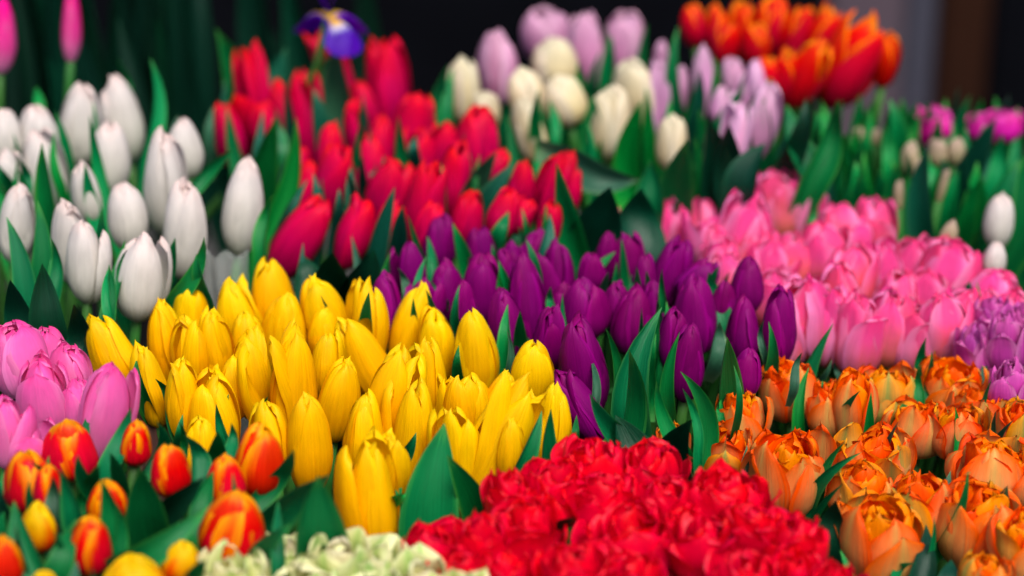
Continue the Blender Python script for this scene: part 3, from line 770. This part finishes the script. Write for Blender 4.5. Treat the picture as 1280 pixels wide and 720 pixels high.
# ---- leaves seen one by one: bunch, tip, base, width
for a in [
    ('white', (38, 106), (50, 145), 14, 'leaf_bright'), ('white', (190, 74), (183, 190), 17, 'leaf_bright'), ('white', (153, 77), (156, 115), 9, 'leaf'), ('white', (121, 148), (136, 268), 18, 'leaf_bright'), ('white', (219, 142), (208, 178), 9, 'leaf_grey'),
    ('white', (66, 182), (76, 300), 28, 'leaf'), ('white', (29, 199), (28, 240), 15, 'leaf'), ('white', (-4, 204), (20, 244), 16, 'leaf'), ('white', (49, 250), (48, 380), 30, 'leaf'), ('white', (10, 271), (34, 396), 30, 'leaf'),
    ('white', (136, 262), (142, 366), 20, 'leaf'), ('white', (155, 300), (138, 392), 18, 'leaf'), ('white', (221, 297), (207, 352), 17, 'leaf_bright'), ('white', (262, 297), (222, 372), 22, 'leaf'), ('white', (292, 186), (244, 230), 14, 'leaf'),
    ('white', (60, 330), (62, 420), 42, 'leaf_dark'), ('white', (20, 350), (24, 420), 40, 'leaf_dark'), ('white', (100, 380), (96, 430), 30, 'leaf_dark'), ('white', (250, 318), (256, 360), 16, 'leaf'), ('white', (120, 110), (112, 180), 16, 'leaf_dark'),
    ('red', (275, 40), (296, 160), 46, 'leaf', -10), ('red', (357, 58), (342, 122), 30, 'leaf_blue'), ('red', (268, 133), (262, 186), 12, 'leaf_grey'), ('red', (408, 68), (403, 128), 26, 'leaf'), ('red', (424, 52), (440, 185), 46, 'leaf_grey'), ('red', (394, 112), (404, 202), 25, 'leaf_blue'),
    ('red', (372, 148), (326, 306), 28, 'leaf_bright', -12), ('red', (352, 150), (322, 250), 34, 'leaf'), ('red', (384, 224), (350, 300), 14, 'leaf_blue'), ('red', (425, 236), (421, 302), 21, 'leaf_blue'), ('red', (457, 198), (460, 250), 13, 'leaf_blue'), ('red', (496, 236), (466, 332), 22, 'leaf_blue'),
    ('red', (506, 258), (500, 322), 24, 'leaf_blue'), ('red', (562, 84), (552, 192), 26, 'leaf'), ('red', (622, 190), (586, 272), 28, 'leaf_grey'), ('red', (640, 206), (600, 282), 30, 'leaf_blue'), ('red', (512, 270), (532, 338), 9, 'leaf_bright'), ('red', (342, 148), (338, 192), 26, 'leaf'),
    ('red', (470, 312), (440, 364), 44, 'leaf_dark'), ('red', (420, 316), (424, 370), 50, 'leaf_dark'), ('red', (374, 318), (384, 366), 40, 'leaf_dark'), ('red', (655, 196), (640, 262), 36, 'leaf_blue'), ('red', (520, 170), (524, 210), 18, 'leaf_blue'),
    ('purple', (694, 208), (726, 342), 32, 'leaf_bright'), ('purple', (648, 284), (666, 336), 14, 'leaf'), ('purple', (675, 267), (692, 304), 9, 'leaf'), ('purple', (566, 279), (588, 352), 21, 'leaf_bright'), ('purple', (499, 334), (510, 372), 12, 'leaf_grey'), ('purple', (540, 352), (554, 374), 10, 'leaf'),
    ('purple', (636, 264), (622, 302), 18, 'leaf'), ('purple', (771, 314), (738, 352), 12, 'leaf_bright'), ('purple', (758, 340), (754, 368), 10, 'leaf_grey'), ('purple', (806, 338), (832, 388), 14, 'leaf'), ('purple', (893, 334), (884, 368), 12, 'leaf_bright'), ('purple', (790, 343), (790, 368), 9, 'leaf_grey'),
    ('purple', (688, 358), (693, 394), 11, 'leaf'), ('purple', (884, 340), (896, 402), 24, 'leaf'),
    ('purple', (828, 384), (794, 556), 42, 'leaf', 22), ('purple', (755, 409), (768, 524), 16, 'leaf', -12), ('purple', (781, 434), (780, 558), 28, 'leaf'), ('purple', (846, 414), (836, 524), 18, 'leaf', 10), ('purple', (739, 448), (742, 502), 10, 'leaf_grey'), ('purple', (734, 488), (800, 566), 26, 'leaf', 10),
    ('purple', (817, 474), (852, 566), 20, 'leaf_bright', 8), ('purple', (848, 463), (888, 566), 24, 'leaf', -14), ('purple', (849, 483), (870, 566), 13, 'leaf_bright', -9), ('purple', (904, 420), (910, 516), 32, 'leaf'), ('purple', (897, 402), (888, 446), 20, 'leaf_grey'), ('purple', (950, 399), (956, 444), 8, 'leaf_grey'),
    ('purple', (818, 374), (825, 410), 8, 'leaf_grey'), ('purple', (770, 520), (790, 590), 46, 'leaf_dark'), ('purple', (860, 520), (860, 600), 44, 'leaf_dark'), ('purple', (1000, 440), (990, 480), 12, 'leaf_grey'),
    ('rose', (822, 284), (816, 344), 16, 'leaf'), ('rose', (905, 340), (898, 390), 12, 'leaf'), ('rose', (1208, 352), (1196, 385), 22, 'leaf_dark'),
    ('yellow', (171, 448), (186, 510), 17, 'leaf'), ('yellow', (199, 472), (212, 520), 13, 'leaf'), ('yellow', (230, 517), (222, 566), 14, 'leaf'), ('yellow', (277, 502), (287, 560), 12, 'leaf'), ('yellow', (286, 492), (286, 530), 9, 'leaf'), ('yellow', (336, 495), (322, 530), 8, 'leaf'),
    ('yellow', (574, 431), (570, 480), 12, 'leaf'), ('yellow', (406, 368), (424, 408), 5, 'leaf'), ('yellow', (634, 412), (633, 470), 9, 'leaf_grey'), ('yellow', (520, 541), (490, 582), 16, 'leaf'), ('yellow', (677, 512), (636, 606), 22, 'leaf'), ('yellow', (688, 508), (684, 592), 18, 'leaf'), ('yellow', (721, 519), (718, 556), 10, 'leaf'),
    ('yellow', (718, 640), (690, 680), 20, 'leaf_dark'),
    ('pink', (22, 516), (30, 566), 18, 'leaf'), ('pink', (111, 513), (108, 552), 11, 'leaf'),
    ('flame', (168, 508), (138, 592), 26, 'leaf'), ('flame', (230, 523), (226, 572), 11, 'leaf'), ('flame', (237, 540), (246, 606), 24, 'leaf'), ('flame', (203, 524), (186, 574), 15, 'leaf'), ('flame', (278, 536), (264, 596), 28, 'leaf'), ('flame', (290, 528), (286, 576), 16, 'leaf'),
    ('flame', (106, 565), (116, 626), 24, 'leaf'), ('flame', (88, 582), (102, 668), 26, 'leaf'), ('flame', (74, 592), (80, 650), 20, 'leaf_grey'), ('flame', (134, 576), (106, 624), 20, 'leaf'), ('flame', (188, 578), (180, 666), 46, 'leaf'), ('flame', (138, 592), (148, 700), 30, 'leaf'),
    ('flame', (262, 592), (196, 646), 30, 'leaf_dark'), ('flame', (264, 590), (250, 650), 26, 'leaf'), ('flame', (262, 632), (140, 716), 40, 'leaf', -6), ('flame', (12, 628), (44, 716), 34, 'leaf'), ('flame', (88, 652), (74, 720), 36, 'leaf'), ('flame', (421, 586), (322, 660), 36, 'leaf'),
    ('flame', (374, 557), (318, 628), 26, 'leaf'), ('flame', (402, 590), (396, 690), 56, 'leaf'), ('flame', (366, 652), (316, 700), 26, 'leaf'), ('flame', (266, 692), (236, 722), 17, 'leaf'), ('flame', (2, 590), (6, 660), 16, 'leaf_dark'), ('flame', (90, 704), (86, 740), 16, 'leaf_grey'), ('flame', (150, 560), (150, 600), 18, 'leaf'),
    ('orange', (1040, 404), (1008, 548), 24, 'leaf', 14), ('orange', (1010, 458), (1000, 548), 15, 'leaf_bright'), ('orange', (1030, 476), (1040, 548), 27, 'leaf'), ('orange', (1160, 438), (1163, 490), 10, 'leaf'), ('orange', (1141, 456), (1146, 512), 13, 'leaf'), ('orange', (1153, 455), (1164, 506), 13, 'leaf'),
    ('orange', (1138, 494), (1126, 520), 17, 'leaf'), ('orange', (1234, 443), (1227, 490), 10, 'leaf_grey'), ('orange', (1241, 464), (1240, 506), 9, 'leaf'), ('orange', (1256, 504), (1258, 540), 10, 'leaf_dark'), ('orange', (1072, 562), (1014, 658), 17, 'leaf', 20), ('orange', (1048, 549), (1022, 624), 14, 'leaf', 8),
    ('orange', (1046, 600), (1014, 668), 10, 'leaf'), ('orange', (1199, 584), (1164, 706), 17, 'leaf', -8), ('orange', (1110, 606), (1116, 634), 11, 'leaf'), ('orange', (1188, 574), (1186, 606), 8, 'leaf'), ('orange', (1036, 448), (1024, 476), 7, 'leaf_grey'), ('orange', (1040, 452), (1054, 478), 7, 'leaf_grey'),
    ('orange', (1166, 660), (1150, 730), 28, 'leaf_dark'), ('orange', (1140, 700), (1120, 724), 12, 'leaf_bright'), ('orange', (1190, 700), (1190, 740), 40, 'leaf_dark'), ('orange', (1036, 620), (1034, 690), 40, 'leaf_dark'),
    ('crimson', (796, 661), (794, 722), 36, 'leaf_grey'), ('crimson', (950, 660), (926, 706), 16, 'leaf_grey'),
    ('parrot', (410, 674), (405, 712), 20, 'leaf_bright'), ('parrot', (258, 704), (262, 730), 10, 'leaf_bright'),
    ('mauve', (846, 36), (852, 160), 20, 'leaf'), ('mauve', (927, 108), (888, 172), 14, 'leaf'), ('mauve', (880, 150), (888, 260), 44, 'leaf_dark'), ('mauve', (870, 90), (866, 156), 16, 'leaf_blue'), ('mauve', (955, 180), (930, 250), 40, 'leaf_dark'), ('mauve', (905, 160), (905, 240), 40, 'leaf_dark'),
    ('cream', (800, 128), (788, 214), 28, 'leaf_bright'), ('cream', (852, 180), (838, 270), 44, 'leaf'), ('cream', (722, 80), (732, 128), 14, 'leaf_bright'), ('cream', (686, 124), (692, 168), 12, 'leaf_bright'), ('cream', (740, 120), (742, 190), 22, 'leaf'),
    ('cream', (800, 224), (724, 206), 36, 'leaf_grey'), ('cream', (760, 236), (740, 300), 60, 'leaf_dark'), ('cream', (800, 236), (790, 300), 60, 'leaf_dark'), ('cream', (812, 200), (812, 270), 34, 'leaf'), ('cream', (566, 84), (556, 190), 20, 'leaf'),
    ('back_right', (1110, 124), (1116, 220), 32, 'leaf_bright'), ('back_right', (1028, 132), (1050, 230), 26, 'leaf_bright'), ('back_right', (1148, 186), (1156, 290), 30, 'leaf_blue'), ('back_right', (1290, 170), (1252, 320), 60, 'leaf'), ('back_right', (1236, 150), (1215, 230), 32, 'leaf_blue'), ('back_right', (1268, 200), (1240, 300), 40, 'leaf'),
    ('back_right', (1190, 112), (1194, 170), 12, 'leaf_grey'), ('back_right', (1222, 118), (1222, 170), 8, 'leaf_dark'), ('back_right', (1142, 126), (1140, 170), 8, 'leaf_grey'), ('back_right', (1244, 170), (1240, 240), 24, 'leaf_bright'),
    ('fire', (985, 130), (1000, 200), 30, 'leaf'), ('fire', (1005, 125), (990, 210), 26, 'leaf_dark'), ('fire', (1040, 128), (1020, 220), 30, 'leaf'),
]:
    leaf(*a[:5], bend=(a[5] if len(a) > 5 else 0), **(dict(rot=0.15) if len(a) > 5 else {}))

# the broad leaves in front of the yellow tulips
leaf('yellow', (556, 528), (536, 668), 72, 'leaf', rot=0.1, fold=0.5)
leaf('yellow', (560, 566), (604, 668), 44, 'leaf', rot=-0.2, fold=0.3)
leaf('yellow', (616, 612), (598, 660), 20, 'leaf', rot=0.3)
leaf('yellow', (490, 577), (496, 606), 9, 'leaf_bright')
leaf('yellow', (508, 617), (487, 632), 12, 'leaf_bright', ext=0.1)

for bk, cnt, mats in (('red', 26, ['leaf_blue', 'leaf', 'leaf_blue']), ('purple', 26, ['leaf', 'leaf_bright', 'leaf']), ('white', 14, ['leaf', 'leaf_bright']), ('flame', 12, ['leaf']), ('orange', 20, ['leaf', 'leaf_bright', 'leaf_grey']),
                       ('cream', 14, ['leaf', 'leaf_bright']), ('mauve', 8, ['leaf']), ('rose', 5, ['leaf_bright'])):
    rg = random.Random(hash_s(bk))
    fl = BUNCH[bk].flowers
    for k in range(cnt):
        f = fl[rg.randrange(len(fl))]
        sx = rg.choice((-1, 1))
        tx = f[1] + sx * f[5] * rg.uniform(.35, .6)
        ty = f[2] + (f[4] - f[2]) * rg.uniform(.15, .7)
        leaf(bk, (tx, ty), (tx - sx * rg.uniform(-8, 14), ty + rg.uniform(60, 100)), rg.uniform(9, 20), rg.choice(mats), ay=ty + rg.uniform(28, 46), rng=random.Random(k * 31 + hash_s(bk)))

rng = random.Random(5)
for k in range(90):
    x = rng.uniform(975, 1290)
    y = rng.uniform(120, 225)
    if 1230 < x < 1275 and y > 150:
        continue
    dx = rng.uniform(-22, 22)
    leaf('back_right', (x, y), (x + dx, y + rng.uniform(60, 120)), rng.uniform(16, 36), rng.choice(['leaf', 'leaf_bright', 'leaf_bright', 'leaf_bright', 'leaf_blue']), rng=random.Random(k), ay=y + 22)
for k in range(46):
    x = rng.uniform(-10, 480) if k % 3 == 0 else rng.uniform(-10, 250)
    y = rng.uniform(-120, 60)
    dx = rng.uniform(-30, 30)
    leaf('tall', (x, y), (x + dx, y + rng.uniform(200, 300)), rng.uniform(14, 38), rng.choice(['leaf_tall_shaded', 'leaf_tall_shaded', 'leaf_tall_shaded', 'leaf_dark']), ay=110, dpush=rng.uniform(.28, .45) + (.1 if x > 230 else 0), rng=random.Random(k + 500), ext=0.3)

# ------------------------------------------------------------------ wrapping that shows between the bunches
def wrap(name, px, py, w, h, z, mat, label, cat, arc=0.7):
    D = depth_at(px, py, z)
    m = D / FPX
    top = px_point(px, py, D)
    rad = w * m * 0.5 / math.sin(arc)

    def fn(u, v):
        a = u * arc
        zz = -h * m * (1 - v)
        r = rad * (1 - 0.16 * (1 - v)) + 0.0012 * math.sin(9 * u + 5 * v)
        return (r * math.sin(a), rad - r * math.cos(a), zz - FOOT + 0.0025 * math.sin(6 * u + 1) * v)
    FOOT = -h * m
    me = grid_mesh(name, fn, 18, 10, mat)
    md = obj(name, me)
    md.location = (top.x, top.y, top.z + FOOT)
    sol = md.modifiers.new('thickness', 'SOLIDIFY')
    sol.thickness = 0.0004
    md['label'] = label
    md['category'] = cat
    return md


mp, ntp, outp = new_mat('clear plastic sleeve')
pp = ntp.nodes.new('ShaderNodeBsdfPrincipled')
pp.inputs['Base Color'].default_value = (0.55, 0.60, 0.58, 1)
pp.inputs['Roughness'].default_value = 0.25
pp.inputs['Alpha'].default_value = 0.22
ntp.links.new(pp.outputs[0], outp.inputs[0])
wrap('paper_wrap', 184, 506, 46, 330, -0.012, M['kraft'], 'brown paper wrap between the pink and yellow tulips', 'paper')
wrap('plastic_sleeve', 280, 318, 56, 300, 0.0, mp, 'clear grey plastic sleeve under the single white tulip', 'sleeve')

# ------------------------------------------------------------------ iris
def iris(cx, cy, z):
    D = depth_at(cx, cy, z)
    m = D / FPX
    c = px_point(cx, cy, D)
    foot = Vector((BUNCH['tall'].spot.x + 0.03, BUNCH['tall'].spot.y - 0.02, FLOOR_Z + 0.02))
    root = bpy.data.objects.new('iris', None)
    link(root)
    root.location = foot
    root['label'] = 'purple iris with a yellow blotch at the top edge, above the red tulips'
    root['category'] = 'iris'
    rg = random.Random(3)
    for k, (ang, mt) in enumerate(((-1.05, 'iris'), (2.2, 'iris'), (0.9, 'iris'), (-2.4, 'iris_plain'), (0.0, 'iris_plain'), (2.9, 'iris_plain'))):
        fall = mt == 'iris'
        Lp = (56 if fall else 40) * m
        wp = (25 if fall else 14) * m
        ph = rg.uniform(0, 6)

        def fn(u, v):
            w = wp * interp([(0, .25), (.4, .5), (.7, 1), (.9, .8), (1, .2)], v)
            out = Lp * (v if fall else v * .55)
            up = (Lp * (0.55 * v - 1.15 * v * v)) if fall else Lp * (0.2 + v * 1.1)
            x, y = out, u * w
            up += -abs(u) ** 2 * w * (.35 if fall else -.3) + 0.1 * w * math.sin(5 * u + 6 * v + ph)
            return tuple(c - foot + Vector((math.cos(ang) * x - math.sin(ang) * y, math.sin(ang) * x + math.cos(ang) * y, up)))
        obj('petal', grid_mesh('petal', fn, 8, 12, M[mt]), root)
    pts = []
    c2 = Vector((foot.x, foot.y, FLOOR_Z + .2))
    for k in range(9):
        t = k / 8
        pts.append(c * (1 - t) ** 3 + (c - Vector((0, 0, .1))) * 3 * t * (1 - t) ** 2 + c2 * 3 * t * t * (1 - t) + foot * t ** 3 - foot)
    obj('stem', tube_mesh(pts, .003, .004, M['stem'], 7), root)


iris(410, 22, 0.06)


# ------------------------------------------------------------------ buckets, table, background
def lathe_mesh(name, prof, mat, seg=40):
    vs, fs = [], []
    n = len(prof)
    for k in range(seg):
        a = 2 * math.pi * k / seg
        for r, z in prof:
            vs.append((r * math.cos(a), r * math.sin(a), z))
    for k in range(seg):
        for i in range(n - 1):
            fs.append((k * n + i, ((k + 1) % seg) * n + i, ((k + 1) % seg) * n + i + 1, k * n + i + 1))
    me = bpy.data.meshes.new(name)
    me.from_pydata(vs, [], fs)
    for p in me.polygons:
        p.use_smooth = True
    me.materials.append(mat)
    return me


bk_me = lathe_mesh('flower_bucket', [(0.0001, 0), (.048, 0), (.05, .004), (.06, .17), (.0615, .172), (.0615, .178), (.058, .178), (.057, .172), (.047, .008), (.0001, .008)], M['bucket'])
WHO = {'white': 'white tulips', 'red': 'red tulips', 'cream': 'cream and lilac tulips', 'mauve': 'pale pink tulips', 'fire': 'red orange tulips', 'rose': 'bright pink tulips', 'violet': 'violet double tulips', 'purple': 'purple tulips',
       'yellow': 'yellow tulips', 'pink': 'pink tulips at the left edge', 'flame': 'red and yellow tulips', 'parrot': 'cream green double tulips', 'crimson': 'red double tulips', 'orange': 'orange double tulips', 'back_right': 'leafy blooms at the back right', 'tall': 'iris and hot pink tulips'}
for b in BUNCH.values():
    o = obj('flower_bucket', bk_me)
    o.location = (b.spot.x, b.spot.y, FLOOR_Z)
    o['label'] = 'black plastic bucket under the ' + WHO[b.key]
    o['category'] = 'bucket'
    o['group'] = 'black buckets that hold the bunches'


def box_mesh(name, x0, x1, y0, y1, z0, z1, mat, bev=0.004):
    import bmesh
    bm = bmesh.new()
    bmesh.ops.create_cube(bm, size=1)
    for v in bm.verts:
        v.co = ((x0 + x1) / 2 + v.co.x * (x1 - x0), (y0 + y1) / 2 + v.co.y * (y1 - y0), (z0 + z1) / 2 + v.co.z * (z1 - z0))
    if bev:
        bmesh.ops.bevel(bm, geom=bm.edges[:], offset=bev, segments=2, affect='EDGES')
    me = bpy.data.meshes.new(name)
    bm.to_mesh(me)
    bm.free()
    me.materials.append(mat)
    return me


GZ = FLOOR_Z - 0.72
g = obj('ground', grid_mesh('ground', lambda u, v: (u * 40, -20 + v * 80, GZ), 4, 4, M['ground']))
g['kind'] = 'structure'
t = bpy.data.objects.new('display_table', None)
link(t)
t.location = (0, 1.45, GZ)
t['label'] = 'dark wooden market table under the flower buckets'
t['category'] = 'table'
for k in range(8):
    y0 = 0.86 + k * 0.16
    o = obj('tabletop_board', box_mesh('tabletop_board', -.62, .62, y0, y0 + .155, FLOOR_Z - .028, FLOOR_Z, M['table'], .003), t)
    o.location = -t.location
for sx in (-1, 1):
    for yy in (.94, 2.06):
        o = obj('leg', box_mesh('leg', sx * .56 - .025, sx * .56 + .025, yy - .025, yy + .025, GZ, FLOOR_Z - .0285, M['table'], .003), t)
        o.location = -t.location
def back_x(px, y):
    d = CAMR @ px_dir(px, 60)
    return d.x / d.y * y


for p0, p1, y0, nm, lb, cat, mt, ztop in (
        (-900, 1030, 4.20, 'stall_back_panel', 'black stall back panel behind the flowers', 'panel', 'wall', 1.4),  # upper part is out of view, made tall to block sky light from behind
        (1032, 1128, 4.22, 'grey_post', 'blurred grey violet post behind the red orange tulips', 'post', 'pillar', 1.4),
        (1129, 1172, 4.25, 'blue_grey_post', 'blurred blue grey post between grey and brown', 'post', 'pillar_blue', 1.4),
        (1173, 1236, 4.23, 'brown_board', 'blurred dark brown board in the upper right', 'board', 'brown', 1.4),
        (1238, 2200, 4.26, 'black_panel', 'black panel in the upper right corner', 'panel', 'wall', 1.4)):
    x0, x1 = back_x(p0, y0), back_x(p1, y0)
    o = obj(nm, box_mesh(nm, x0, x1, y0, y0 + .05, 0, ztop - GZ, M[mt], .01))
    o.location = (0, 0, GZ)
    o['label'] = lb
    o['category'] = cat
